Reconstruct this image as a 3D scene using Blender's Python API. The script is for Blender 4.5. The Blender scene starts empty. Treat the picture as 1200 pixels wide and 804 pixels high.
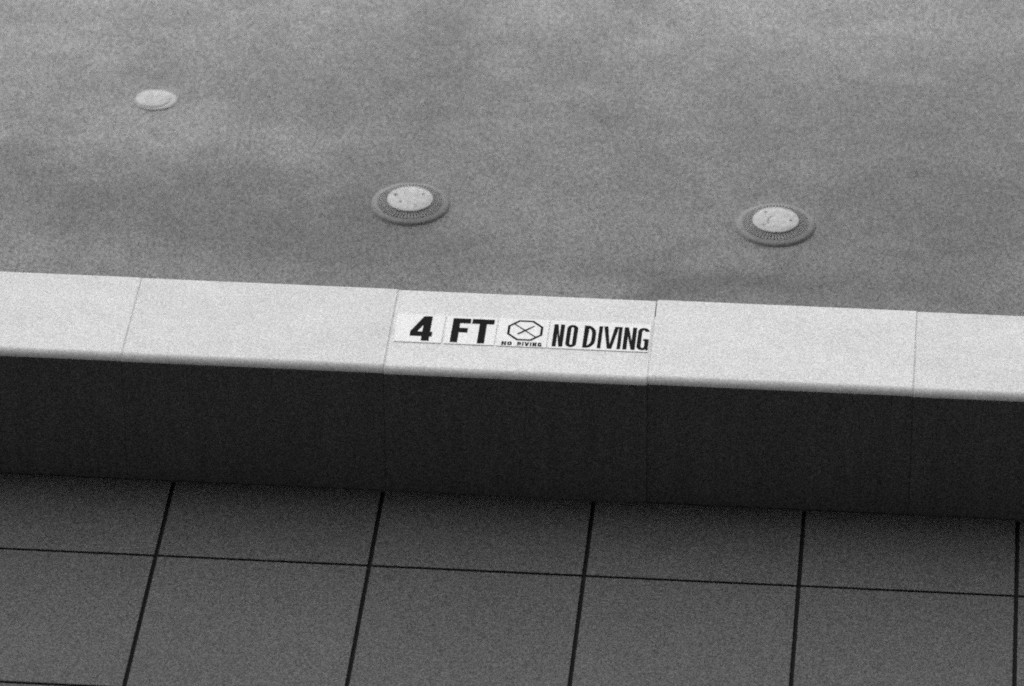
import bpy, bmesh, math, random
from mathutils import Vector, Matrix
from mathutils.geometry import tessellate_polygon
R = math.radians
random.seed(7)
sc = bpy.context.scene
COL = sc.collection

# ------------------------------------------------------------------ camera
CAM = Vector((0.66189, -13.85674, 9.29885))
D = Vector((-0.0762705, 0.8308378, -0.5512634)).normalized()
U = Vector((-0.0438039, 0.549548, 0.834313)).normalized()
Rt = D.cross(U).normalized(); U = Rt.cross(D).normalized()
cd = bpy.data.cameras.new('camera'); cam = bpy.data.objects.new('camera', cd); COL.objects.link(cam)
cam.matrix_world = Matrix((
    (Rt.x, U.x, -D.x, CAM.x), (Rt.y, U.y, -D.y, CAM.y), (Rt.z, U.z, -D.z, CAM.z), (0, 0, 0, 1)))
cd.sensor_width = 36; cd.lens = 6513.47 * 36 / 1200
cd.clip_end = 5000; cd.clip_start = 0.1
cd.dof.use_dof = True; cd.dof.focus_distance = 16.9; cd.dof.aperture_fstop = 4.5
sc.camera = cam

# ------------------------------------------------------------------ light: bright hazy sky beyond the pool, black-and-white film
SUN_EL, SUN_AZ = 27, -22            # azimuth measured from +y towards +x
w = bpy.data.worlds.new('World'); sc.world = w; w.use_nodes = True
nt = w.node_tree; nt.nodes.clear()
sky = nt.nodes.new('ShaderNodeTexSky'); sky.sky_type = 'NISHITA'; sky.sun_disc = False
sky.sun_elevation = R(SUN_EL); sky.sun_rotation = R(SUN_AZ)
sky.air_density = 1.0; sky.dust_density = 3.0
bw = nt.nodes.new('ShaderNodeRGBToBW'); bg = nt.nodes.new('ShaderNodeBackground'); wo = nt.nodes.new('ShaderNodeOutputWorld')
bg.inputs['Strength'].default_value = 0.05
nt.links.new(sky.outputs[0], bw.inputs[0]); nt.links.new(bw.outputs[0], bg.inputs[0]); nt.links.new(bg.outputs[0], wo.inputs[0])
sl = bpy.data.lights.new('sun', 'SUN'); sl.energy = 5.0; sl.angle = R(122); sl.color = (1, 1, 1)
so = bpy.data.objects.new('sun', sl); COL.objects.link(so)
sd = Vector((math.sin(R(SUN_AZ)) * math.cos(R(SUN_EL)), math.cos(R(SUN_AZ)) * math.cos(R(SUN_EL)), math.sin(R(SUN_EL))))
so.rotation_euler = sd.to_track_quat('Z', 'Y').to_euler(); so.location = (-4, 10, 12)
vs = sc.view_settings
sc.display_settings.display_device = 'sRGB'
vs.view_transform = 'Standard'; vs.look = 'None'; vs.gamma = 1; vs.use_curve_mapping = False
vs.exposure = -0.17
sc.cycles.use_denoising = False      # leaves the fine grain of the film
sc.cycles.filter_width = 1.95
sc.cycles.max_bounces = 6
sc.cycles.use_adaptive_sampling = True; sc.cycles.adaptive_threshold = 0.04; sc.cycles.adaptive_min_samples = 24

# ------------------------------------------------------------------ materials
class NT:
    def __init__(s, name):
        s.m = bpy.data.materials.new(name); s.m.use_nodes = True; s.t = s.m.node_tree
        s.b = s.t.nodes['Principled BSDF']
        s.tc = s.n('ShaderNodeTexCoord')
        s.geo = s.n('ShaderNodeNewGeometry')
    def n(s, kind, **kw):
        x = s.t.nodes.new(kind)
        for k, v in kw.items(): setattr(x, k, v)
        return x
    def link(s, a, b): s.t.links.new(a, b)
    def mapping(s, scale):
        mp = s.n('ShaderNodeMapping'); mp.inputs['Scale'].default_value = scale
        s.link(s.geo.outputs['Position'], mp.inputs['Vector']); return mp.outputs[0]
    def noise(s, scale, detail=3, rough=.55, stretch=(1, 1, 1), dist=0.0, off=0.0):
        x = s.n('ShaderNodeTexNoise'); x.inputs['Scale'].default_value = scale; x.inputs['Detail'].default_value = detail
        x.inputs['Roughness'].default_value = rough; x.inputs['Distortion'].default_value = dist
        mp = s.n('ShaderNodeMapping'); mp.inputs['Scale'].default_value = stretch; mp.inputs['Location'].default_value = (off, off * .7, off * .3)
        s.link(s.geo.outputs['Position'], mp.inputs['Vector']); s.link(mp.outputs[0], x.inputs['Vector'])
        return x.outputs['Fac']
    def white(s, cell):                      # one random value for each grain of the aggregate
        sn = s.n('ShaderNodeVectorMath', operation='SNAP'); sn.inputs[1].default_value = (cell, cell, cell)
        s.link(s.geo.outputs['Position'], sn.inputs[0])
        x = s.n('ShaderNodeTexWhiteNoise'); s.link(sn.outputs[0], x.inputs['Vector']); return x.outputs['Value']
    def math(s, op, a, b=None, c=None):
        x = s.n('ShaderNodeMath', operation=op)
        for i, v in enumerate((a, b, c)):
            if v is None: continue
            if isinstance(v, (int, float)): x.inputs[i].default_value = v
            else: s.link(v, x.inputs[i])
        return x.outputs[0]
    def vary(s, base, terms):                # base * prod(1 + amp * (t - .5) * 2)
        out = None
        for t, amp in terms:
            f = s.math('MULTIPLY_ADD', s.math('SUBTRACT', t, .5), 2 * amp, 1.0)
            out = f if out is None else s.math('MULTIPLY', out, f)
        out = s.math('MULTIPLY', out, base)
        out = s.math('MINIMUM', s.math('MAXIMUM', out, 0.004), 0.9)
        c = s.n('ShaderNodeCombineColor')
        for i in range(3): s.link(out, c.inputs[i])
        s.link(c.outputs[0], s.b.inputs['Base Color'])
    def bump(s, h, strength, dist):
        b = s.n('ShaderNodeBump'); b.inputs['Strength'].default_value = strength; b.inputs['Distance'].default_value = dist
        s.link(h, b.inputs['Height']); s.link(b.outputs[0], s.b.inputs['Normal'])
    def rough(s, v, spec=.5):
        s.b.inputs['Roughness'].default_value = v; s.b.inputs['Specular IOR Level'].default_value = spec
    def rnd(s):
        return s.n('ShaderNodeObjectInfo').outputs['Random']

STAINS = [  # soft blotches left on the plaster: x, y, reach along x and y, tone
    (-2.35, 3.05, .75, .40, -.15), (-1.75, 2.85, .35, .3, -.04), (-1.15, 2.75, .8, .30, -.12), (-1.35, 3.95, .28, .85, -.10), (-2.2, 3.45, .55, .28, .10),
    (-2.7, 4.2, .5, .6, .10), (-.9, 4.6, 1.6, .5, .17), (.6, 4.5, .7, .45, .05), (.75, 3.2, .5, .5, -.12), (-.45, 3.3, .5, .3, -.05), (-.6, 2.5, .25, .15, .05), (-.1, 2.5, 1.5, .3, -.07), (.3, 3.1, .9, .4, -.06),
    (.1, 3.9, .5, .3, -.05), (-.15, 2.55, .35, .12, -.10), (-3.2, 3.6, .3, .9, .03), (.6, 2.5, .9, .2, -.08)]
def m_floor():
    k = NT('mottled_plaster')
    pos = k.geo.outputs['Position']
    wob = k.n('ShaderNodeTexNoise'); wob.inputs['Scale'].default_value = 2.2; wob.inputs['Detail'].default_value = 4; k.link(pos, wob.inputs['Vector'])
    wv = k.n('ShaderNodeVectorMath', operation='MULTIPLY_ADD'); k.link(wob.outputs['Color'], wv.inputs[0])
    wv.inputs[1].default_value = (.7, .55, 0); k.link(pos, wv.inputs[2])
    total = .5
    for x, y, a, b, t in STAINS:
        q = k.n('ShaderNodeVectorMath', operation='SUBTRACT'); k.link(wv.outputs[0], q.inputs[0]); q.inputs[1].default_value = (x + .35, y + .275, 0)
        q2 = k.n('ShaderNodeVectorMath', operation='MULTIPLY'); k.link(q.outputs[0], q2.inputs[0]); q2.inputs[1].default_value = (1/a, 1/b, 0)
        ln = k.n('ShaderNodeVectorMath', operation='DOT_PRODUCT'); k.link(q2.outputs[0], ln.inputs[0]); k.link(q2.outputs[0], ln.inputs[1])
        g = k.math('EXPONENT', k.math('MULTIPLY', ln.outputs['Value'], -1.0))
        total = k.math('MULTIPLY_ADD', g, t, total)
    k.vary(0.238, [(total, 1.1), (k.noise(1.5, 3, .55, (.9, 1.1, 1), .6, 3.1), .28), (k.noise(4.4, 5, .65, (1, 1, 1), .8, 7.7), .36),
                  (k.noise(110, 2, .6), .7), (k.white(.0042), .60)])
    k.rough(.75, .3); k.bump(k.noise(120, 2), .15, .002); return k.m
def m_coping():
    k = NT('pale_cast_stone')
    k.vary(0.72, [(k.noise(2.6, 4, .6, (1, 2.2, 1), .3), .12), (k.noise(11, 3, .6), .09), (k.noise(110, 2, .6), .25),
                  (k.white(.0034), .19), (k.rnd(), .03)])
    k.rough(.8, .25); k.bump(k.noise(140, 2), .12, .002); return k.m
def m_grout(base, name):
    k = NT(name); k.vary(base, [(k.noise(30, 3), .35), (k.noise(300, 1), .2)]); k.rough(.95, .1); return k.m
def m_riser():  # base colour darkened to hold part of the wall face's shade
    k = NT('shaded_facing_stone')
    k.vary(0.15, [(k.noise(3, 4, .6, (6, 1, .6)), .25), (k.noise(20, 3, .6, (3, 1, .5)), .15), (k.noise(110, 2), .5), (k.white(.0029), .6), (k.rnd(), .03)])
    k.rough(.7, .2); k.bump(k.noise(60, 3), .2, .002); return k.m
def m_tile():
    k = NT('grey_deck_tile')
    k.vary(0.107, [(k.noise(2.3, 4, .6, (1, 1, 1), .4), .10), (k.noise(12, 4, .6), .06), (k.noise(110, 2, .6), .6), (k.white(.0036), .55), (k.rnd(), .05)])
    k.rough(.7, .25); k.bump(k.noise(130, 2), .1, .002); return k.m
def m_plain(name, base, r=.6, spec=.3, terms=None):
    k = NT(name)
    k.vary(base, [(k.noise(9, 3), .06), (k.noise(110, 2), .18), (k.white(.0029), .17)] if terms is None else terms(k)); k.rough(r, spec); return k.m
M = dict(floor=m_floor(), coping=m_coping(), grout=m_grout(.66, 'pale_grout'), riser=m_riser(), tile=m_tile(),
         joint=m_grout(.02, 'dark_joint_bed'), core=m_plain('concrete_core', .12),
         sign=m_plain('white_glazed_tile', .85, .5), print_=m_plain('black_lettering', .02, 1.0, .0),
         disc=m_plain('white_plastic_cover', .475, .55, .3, lambda k: [(k.noise(34, 4), .45), (k.noise(110, 2), .35), (k.white(.0033), .28)]),
         ring=m_plain('grey_plastic_ring', .235, .7, .3, lambda k: [(k.noise(25, 4), .15), (k.noise(110, 2), .5), (k.white(.0031), .3)]),
         fin=m_plain('pale_fin', .34, .7, .3, lambda k: [(k.noise(25, 4), .15), (k.noise(110, 2), .4), (k.white(.0031), .25)]),  # fins set paler than the ring so the ribs stand out
         flange=m_plain('pale_flange', .50, .6), dark=m_plain('dark_slot', .18, .9, .1), scuff=m_plain('worn_scuff', .32, .9, .1),
         paving=m_plain('grey_paving', .2, .8))

# ------------------------------------------------------------------ mesh helpers
def obj(name, bm, mat, parent=None, smooth=False):
    me = bpy.data.meshes.new(name)
    bmesh.ops.recalc_face_normals(bm, faces=bm.faces)
    bm.to_mesh(me); bm.free(); me.materials.append(mat)
    if smooth:
        me.set_sharp_from_angle(angle=R(35))
        for p in me.polygons: p.use_smooth = p.area < .002     # broad faces stay flat, rounded edges smooth
    o = bpy.data.objects.new(name, me); COL.objects.link(o)
    if parent: o.parent = parent
    return o
def box(bm, x0, x1, y0, y1, z0, z1):
    v = [bm.verts.new(c) for c in ((x0,y0,z0),(x1,y0,z0),(x1,y1,z0),(x0,y1,z0),(x0,y0,z1),(x1,y0,z1),(x1,y1,z1),(x0,y1,z1))]
    fs = [bm.faces.new([v[i] for i in f]) for f in ((3,2,1,0),(4,5,6,7),(0,1,5,4),(1,2,6,5),(2,3,7,6),(3,0,4,7))]
    return v, fs
def bevel(bm, w, seg=2):
    bmesh.ops.bevel(bm, geom=bm.edges[:], offset=w, segments=seg, affect='EDGES', profile=.5)
def lathe(bm, prof, n=96, close=False):
    rings = []
    for r, z in prof:
        if r < 1e-6: rings.append([bm.verts.new((0, 0, z))])
        else: rings.append([bm.verts.new((r * math.cos(2*math.pi*i/n), r * math.sin(2*math.pi*i/n), z)) for i in range(n)])
    for a, b in zip(rings, rings[1:]):
        for i in range(n):
            j = (i + 1) % n
            if len(a) == 1: bm.faces.new((a[0], b[i], b[j]))
            elif len(b) == 1: bm.faces.new((a[i], a[j], b[0]))
            else: bm.faces.new((a[i], a[j], b[j], b[i]))
def empty(name, loc, label, cat, group=None):
    o = bpy.data.objects.new(name, None); COL.objects.link(o); o.location = loc; o.empty_display_size = .1
    tag(o, label, cat, group); return o
def tag(o, label, cat, group=None):
    o['label'] = label; o['category'] = cat
    if group: o['group'] = group
def struct(o):
    o['kind'] = 'structure'; return o

# ------------------------------------------------------------------ ground, pool basin, deck
H = 0.4480                   # the raised wall above the deck
CD = 0.433                  # depth of the coping
FL = -1.32                  # floor of the basin
XW0, XW1 = -9.0, 8.0        # basin
YF = 13.0
X0, L = -1.79724, 0.79779   # a coping joint and the length of a stone
bm = bmesh.new()            # ground sheet with the basin left open
xs = [-1500, XW0 - .45, XW1 + .45, 1500]; ys = [-1500, .05, YF + .45, 1500]
for i in range(3):
    for j in range(3):
        if i == 1 and j == 1: continue
        bm.faces.new([bm.verts.new(c) for c in ((xs[i],ys[j],-H-.016),(xs[i+1],ys[j],-H-.016),(xs[i+1],ys[j+1],-H-.016),(xs[i],ys[j+1],-H-.016))])
bmesh.ops.remove_doubles(bm, verts=bm.verts[:], dist=1e-4)
struct(obj('ground', bm, M['paving']))
bm = bmesh.new()
n = 60
bmesh.ops.create_grid(bm, x_segments=n, y_segments=n, size=.5)
for v in bm.verts:
    v.co = Vector(((XW0 + XW1)/2 + v.co.x * (XW1 - XW0 + .4), (.2 + YF)/2 + v.co.y * (YF + .2), FL))
struct(obj('pool_floor', bm, M['floor']))

bm = bmesh.new(); box(bm, -4.6, 4.6, -3.6, .03, -H - .05, -H - .011)
deck = struct(obj('deck', bm, M['joint']))
T, TX, R1, JW = 0.644, -1.65099, -.407, .0125
TD = .662               # tiles are laid a little wider apart away from the wall
# photographed joint lines sit a few millimetres off an even grid
JX = {0: -.002, 1: 0, 2: .002, 3: .0, 4: .003}
def jx(k): return TX + k * T + JX.get(k, 0)
rows = [(-.0140, R1), (R1, R1 - TD), (R1 - TD, R1 - 2*TD), (R1 - 2*TD, R1 - 3*TD)]
for ya, yb in rows:
    for k in range(-4, 9):
        bm = bmesh.new()
        x0, x1 = jx(k) + JW/2, jx(k + 1) - JW/2
        y0, y1 = yb + JW*.42, ya - (JW*.42 if ya < -.1 else 0)
        v, f = box(bm, x0, x1, y0, y1, -H - .0108, -H + random.uniform(-.0006, .0006))
        bevel(bm, .0018, 2)
        obj('tile', bm, M['tile'], deck, True)

# ------------------------------------------------------------------ the raised wall of the pool
wall = empty('pool_wall', (0, .2, -H), 'raised pool wall with pale stone coping and dark face above the tiled deck', 'wall')
off = Vector((0, -.2, H))
def wobj(name, bm, mat, smooth=False, parent=wall):
    bmesh.ops.translate(bm, verts=bm.verts[:], vec=off)
    return obj(name, bm, mat, parent, smooth)
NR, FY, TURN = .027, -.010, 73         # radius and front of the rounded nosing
TH = .050
bm = bmesh.new(); box(bm, -6.4, 6.2, .0305, CD - .02, FL - .2, -TH - .004); core = wobj('core', bm, M['core'])
JG = .004
def on_nose(a): return FY + NR - NR * math.sin(R(a)), -NR + NR * math.cos(R(a))   # a: 0 at the top, 90 at the front
def panel_bm(x0, x1, dy):                # dark face takes over the nosing curve, its colour painting in the shade
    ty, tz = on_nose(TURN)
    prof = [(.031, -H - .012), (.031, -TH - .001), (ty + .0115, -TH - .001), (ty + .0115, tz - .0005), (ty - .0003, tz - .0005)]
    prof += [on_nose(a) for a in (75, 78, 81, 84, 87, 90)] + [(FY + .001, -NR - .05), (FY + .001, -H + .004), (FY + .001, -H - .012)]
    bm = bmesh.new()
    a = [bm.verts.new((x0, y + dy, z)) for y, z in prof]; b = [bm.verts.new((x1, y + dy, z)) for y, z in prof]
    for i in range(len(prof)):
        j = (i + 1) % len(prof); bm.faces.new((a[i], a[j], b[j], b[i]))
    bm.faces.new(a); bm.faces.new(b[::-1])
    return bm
def coping_bm(x0, x1, dy, dz, cd=None):
    cd = cd or CD
    prof = [(cd, -TH), (cd, -.004), (cd - .0012, -.0012), (cd - .004, 0)]
    ns = 12
    for i in range(ns + 1):
        prof.append(on_nose(TURN * i / ns))
    ty, tz = on_nose(TURN)
    prof += [(ty + .012, tz), (ty + .012, -TH)]
    bm = bmesh.new()
    e = .0016
    A = []
    cx = (sum(p[0] for p in prof) / len(prof)); cz = -TH/2
    def ring(x, k):
        out = []
        for y, z in prof:
            yy = y + (k if y < FY + .02 else (-k if y > cd - .02 else 0))
            zz = z - (k if z > -.02 and y > FY + .01 else 0)
            out.append(bm.verts.new((x, yy + dy, zz + dz)))
        return out
    rs = [ring(x0, e), ring(x0 + e, 0), ring(x1 - e, 0), ring(x1, e)]
    for a, b in zip(rs, rs[1:]):
        for i in range(len(prof)):
            j = (i + 1) % len(prof); bm.faces.new((a[i], a[j], b[j], b[i]))
    bm.faces.new(rs[0]); bm.faces.new(rs[-1][::-1])
    return bm
jit = {-1: (.002, 0), 0: (.000, .0), 1: (-.003, -.0012), 2: (.0015, .0006), 3: (-.001, 0)}
for k in range(-5, 9):
    x0, x1 = X0 + (k) * L, X0 + (k + 1) * L
    dy, dz = jit.get(k, (random.uniform(-.002, .002), random.uniform(-.0008, .0008)))
    wobj('coping_stone', coping_bm(x0 + JG/2, x1 - JG/2, dy, dz), M['coping'], True)
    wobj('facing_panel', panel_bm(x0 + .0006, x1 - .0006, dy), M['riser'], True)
    # grout in the joint at x0: it has fallen out at the far end of one joint
    bm = coping_bm(x0 - JG/2 + .0001, x0 + JG/2 - .0001, .0009, -.0009, .342 if k == 2 else CD)
    wobj('grout', bm, M['grout'])

# ------------------------------------------------------------------ depth markers on the coping
def poly(bm, outer, holes=(), z0=0.0, z1=.0004):
    loops = [[Vector((x, y, 0)) for x, y in lp] for lp in [outer] + list(holes)]
    tris = tessellate_polygon(loops)
    flat = [p for lp in loops for p in lp]
    top = [bm.verts.new((p.x, p.y, z1)) for p in flat]; bot = [bm.verts.new((p.x, p.y, z0)) for p in flat]
    for a, b, c in tris:
        bm.faces.new((top[a], top[b], top[c])); bm.faces.new((bot[c], bot[b], bot[a]))
    s = 0
    for lp in loops:
        for i in range(len(lp)):
            a, b = s + i, s + (i + 1) % len(lp); bm.faces.new((top[a], top[b], bot[b], bot[a]))
        s += len(lp)
def arc(cx, cy, rx, ry, a0, a1, n=14):
    return [(cx + rx * math.cos(R(a0 + (a1 - a0) * i / n)), cy + ry * math.sin(R(a0 + (a1 - a0) * i / n))) for i in range(n + 1)]
def stadium(x0, x1, y0, y1, rx, ry):
    return (arc(x1 - rx, y1 - ry, rx, ry, 0, 90, 7) + arc(x0 + rx, y1 - ry, rx, ry, 90, 180, 7)
            + arc(x0 + rx, y0 + ry, rx, ry, 180, 270, 7) + arc(x1 - rx, y0 + ry, rx, ry, 270, 360, 7))
def gl_N(x0, x1, y0, y1, s):
    d = s * 1.15
    return [[(x0,y0),(x0+s,y0),(x0+s,y0+(y1-y0)*.60),(x1-s,y0),(x1,y0),(x1,y1),(x1-s,y1),(x1-s,y1-(y1-y0)*.60),(x0+s,y1),(x0,y1)]], 0
def glyph(ch, x0, x1, y0, y1, s):
    """outline and holes of one capital"""
    w, h = x1 - x0, y1 - y0
    if ch == 'N': return gl_N(x0, x1, y0, y1, s)[0]
    if ch == 'O': return [stadium(x0, x1, y0, y1, w*.5, min(w*.62, h*.4)), stadium(x0+s, x1-s, y0+s, y1-s, (w-2*s)*.5, min((w-2*s)*.7, h*.3))]
    if ch == 'I': return [[(x0,y0),(x1,y0),(x1,y1),(x0,y1)]]
    if ch == 'V': return [[((x0+x1)/2 - s*.55,y0),((x0+x1)/2 + s*.55,y0),(x1,y1),(x1-s,y1),((x0+x1)/2,y0+s*1.9),(x0+s,y1),(x0,y1)]]
    if ch == 'D':
        r, q = w*.75, h*.36; ri, qi = max(w*.75 - s, s*.4), max(h*.36 - s, s*.4)
        return [[(x0,y0)] + arc(x1-r, y0+q, r, q, 270, 360, 9) + arc(x1-r, y1-q, r, q, 0, 90, 9) + [(x0,y1)],
                [(x0+s,y0+s)] + arc(x1-s-ri, y0+s+qi, ri, qi, 270, 360, 9) + arc(x1-s-ri, y1-s-qi, ri, qi, 0, 90, 9) + [(x0+s,y1-s)]]
    if ch == 'G':
        rx, ry = w*.5, min(w*.62, h*.4); ix, iy = rx - s, max(ry - s, s*.5)
        cx = (x0+x1)/2
        out = arc(cx, y1-ry, rx, ry, 8, 90, 8) + arc(cx, y1-ry, rx, ry, 90, 180, 8) + arc(cx, y0+ry, rx, ry, 180, 270, 8) + arc(cx, y0+ry, rx, ry, 270, 300, 4)
        out += [(x1 - s*.7, y0 + s*.9), (x1 - s*.55, y0), (x1, y0), (x1, y0 + h*.50), (cx + w*.02, y0 + h*.50), (cx + w*.02, y0 + h*.50 - s*.85), (x1 - s, y0 + h*.50 - s*.85), (x1 - s, y0+ry)]
        out += arc(cx, y0+s+iy, ix, iy, 350, 270, 6) + arc(cx, y0+s+iy, ix, iy, 270, 180, 6) + arc(cx, y1-s-iy, ix, iy, 180, 90, 6) + arc(cx, y1-s-iy, ix, iy, 90, 12, 6)
        return [out]
def glyph_obj(name, loops, parent, z=.0006):
    bm = bmesh.new(); poly(bm, loops[0], loops[1:], 0, z)
    bmesh.ops.translate(bm, verts=bm.verts[:], vec=(0, 0, ST))
    return obj(name, bm, M['print_'], parent)
MX, MY, S = -.98395, .13875, .1524
ST = .0035                   # the marker tiles stand a little proud of the stone
UNIT = .7744 / 985
tiles = [(0, 184), (194, 388), (396, 590), (596, 985)]
GR = 'depth marker tiles on the coping'
def sign(i, label):
    a, b = tiles[i]
    r = empty('depth_marker', (MX + a*UNIT, MY, -.0023), label, 'sign', GR)
    bm = bmesh.new(); box(bm, 0, (b-a)*UNIT, 0, S, 0, ST); bevel(bm, .0008, 2)
    obj('tile', bm, M['sign'], r, True)
    return r, a * UNIT
def V(v): return v * S
r, o0 = sign(0, 'white tile bearing a black numeral 4 on the pale coping')
x0, x1 = .046, .1075
glyph_obj('numeral', [[(.0815,V(.06)),(.1055,V(.06)),(.1055,V(.22)),(.1125,V(.22)),(.1125,V(.385)),(.1055,V(.385)),(.1055,V(.945)),(.0800,V(.945)),(.0450,V(.385)),(.0450,V(.22)),(.0815,V(.22))],
                      [(.0660,V(.385)),(.0815,V(.385)),(.0815,V(.63))]], r)
r, o1 = sign(1, 'white tile bearing black letters FT on the pale coping')
fx = .170 - o1
glyph_obj('letter', [[(fx,V(.05)),(fx+.0225,V(.05)),(fx+.0225,V(.42)),(fx+.049,V(.42)),(fx+.049,V(.58)),(fx+.0225,V(.58)),(fx+.0225,V(.75)),(fx+.0545,V(.75)),(fx+.0545,V(.92)),(fx,V(.92))]], r)
tx = .2290 - o1
glyph_obj('letter', [[(tx+.0235,V(.05)),(tx+.0455,V(.05)),(tx+.0455,V(.75)),(tx+.0675,V(.75)),(tx+.0675,V(.92)),(tx,V(.92)),(tx,V(.75)),(tx+.0235,V(.75))]], r)
r, o2 = sign(2, 'white tile with a crossed octagon emblem above small lettering')
ox, oy = .3935 - o2, V(.585)
def octo(q): return [(ox + q * math.cos(R(22.5 + 45*i)), oy + q * 1.03 * math.sin(R(22.5 + 45*i))) for i in range(8)]
glyph_obj('octagon', [octo(.0582), octo(.0504)], r)
def bar(name, p, q, wd, z=.0006, wq=None):
    a, b = Vector(p), Vector(q); t = (b - a).normalized(); m = Vector((-t.y, t.x)); wq = wq or wd
    return glyph_obj(name, [[tuple(a - m*wd/2), tuple(b - m*wq/2), tuple(b + m*wq/2), tuple(a + m*wd/2)]], r, z)
bar('slash', (ox - .0355, oy + .0345), (ox + .0365, oy - .0365), .0042, .0007)
bar('diver', (ox - .021, oy - .021), (ox + .026, oy + .026), .0068, .0009, .0035)
bm = bmesh.new()
sx = .3275 - o2
for ch, a, b in [('N',0,.014),('O',.0175,.031),('D',.048,.0595),('I',.063,.067),('V',.070,.084),('I',.087,.091),('N',.0945,.1065),('G',.110,.122)]:
    lp = glyph(ch, sx + a, sx + b, V(.030), V(.165), .0050)
    poly(bm, lp[0], lp[1:], ST, ST + .0006)
obj('small_lettering', bm, M['print_'], r)
r, o3 = sign(3, 'wide white tile bearing the black words NO DIVING')
for ch, a, b in [('N',.0115,.0440),('O',.0520,.0850),('D',.1045,.1415),('I',.1490,.1600),('V',.1635,.2090),('I',.2090,.2200),('N',.2265,.2640),('G',.2685,.3035)]:
    glyph_obj('letter', glyph(ch, a, b, V(.06), V(.860), .0124), r)

# ------------------------------------------------------------------ fittings in the floor of the basin
def drain(loc, label, screws, scuff=None):
    r = empty('drain_cover', loc, label, 'drain cover', 'raised round covers on the pool floor')
    bm = bmesh.new()
    lathe(bm, [(.1440, -.002), (.1430, .0012), (.1385, .0078), (.1360, .0096), (.120, .0142), (.1175, .0142), (.1165, .0100), (.0905, .0120), (.0838, .0215), (.080, .0215), (.078, .012), (.06, .006), (0, .006)], 120)
    obj('ring', bm, M['ring'], r, True)
    bm = bmesh.new()
    NF = 58
    for i in range(NF):
        a = 2 * math.pi * i / NF
        v, f = box(bm, .0875, .1175, -.0027, .0027, .0095, .0166)
        for p in v:
            if p.co.x < .1:
                p.co.y *= .75
                if p.co.z > .015: p.co.z = .0215
        bmesh.ops.rotate(bm, verts=v, cent=(0, 0, 0), matrix=Matrix.Rotation(a, 3, 'Z'))
    fins = obj('fins', bm, M['fin'], r); fins['kind'] = 'stuff'
    bm = bmesh.new()
    lathe(bm, [(.0, .0195), (.076, .0195), (.0815, .0208), (.0832, .0235), (.0825, .0258), (.079, .0270), (.05, .0280), (0, .0284)], 96)
    d = obj('cover', bm, M['disc'], r, True)
    for x, y, q in screws:
        bm = bmesh.new(); lathe(bm, [(.0056*q, -.001), (.0058*q, .0010), (.0048*q, .0016), (.002*q, .0013), (0, .0008)], 14)
        s = obj('screw', bm, M['dark'], d, True); s.location = (.083*x, .083*y, .0271)
    if scuff:
        bm = bmesh.new(); lp = arc(.004, -.012, .036, .040, 118, 205, 10) + arc(.006, -.012, .029, .036, 205, 118, 10)
        poly(bm, lp, (), .0275, .0284); obj('scuff', bm, M['scuff'], d)
    return r
drain((-1.252, 3.018, FL), 'round cover with four dark screws, straight behind the number 4 tile', [(-.65,.26,1.25), (.54,.37,1.1), (-.39,-.30,1), (.28,-.55,.8)])
drain((.066, 2.980, FL), 'round cover with a crescent scuff, behind the coping right of the NO DIVING tile', [(-.46,.55,1.0), (.64,-.02,1.0), (-.5,-.45,.8)], True)
r = empty('floor_inlet', (-2.275, 3.674, FL), 'small flat white disc fitting in the mottled floor', 'inlet fitting')
bm = bmesh.new(); lathe(bm, [(.084, -.004), (.083, .0008), (.079, .0028), (.070, .0034), (0, .0034)], 80); r.scale = (.93, .93, 1); r.rotation_euler = (R(-2.2), 0, 0); f = obj('flange', bm, M['flange'], r, True); f.location = (.006, 0, 0)
bm = bmesh.new(); lathe(bm, [(.0715, .002), (.0705, .0045), (.0690, .0060), (.066, .0066), (.03, .0070), (0, .0072)], 80); d = obj('cover', bm, M['disc'], r, True); d.location = (-.005, .002, 0)
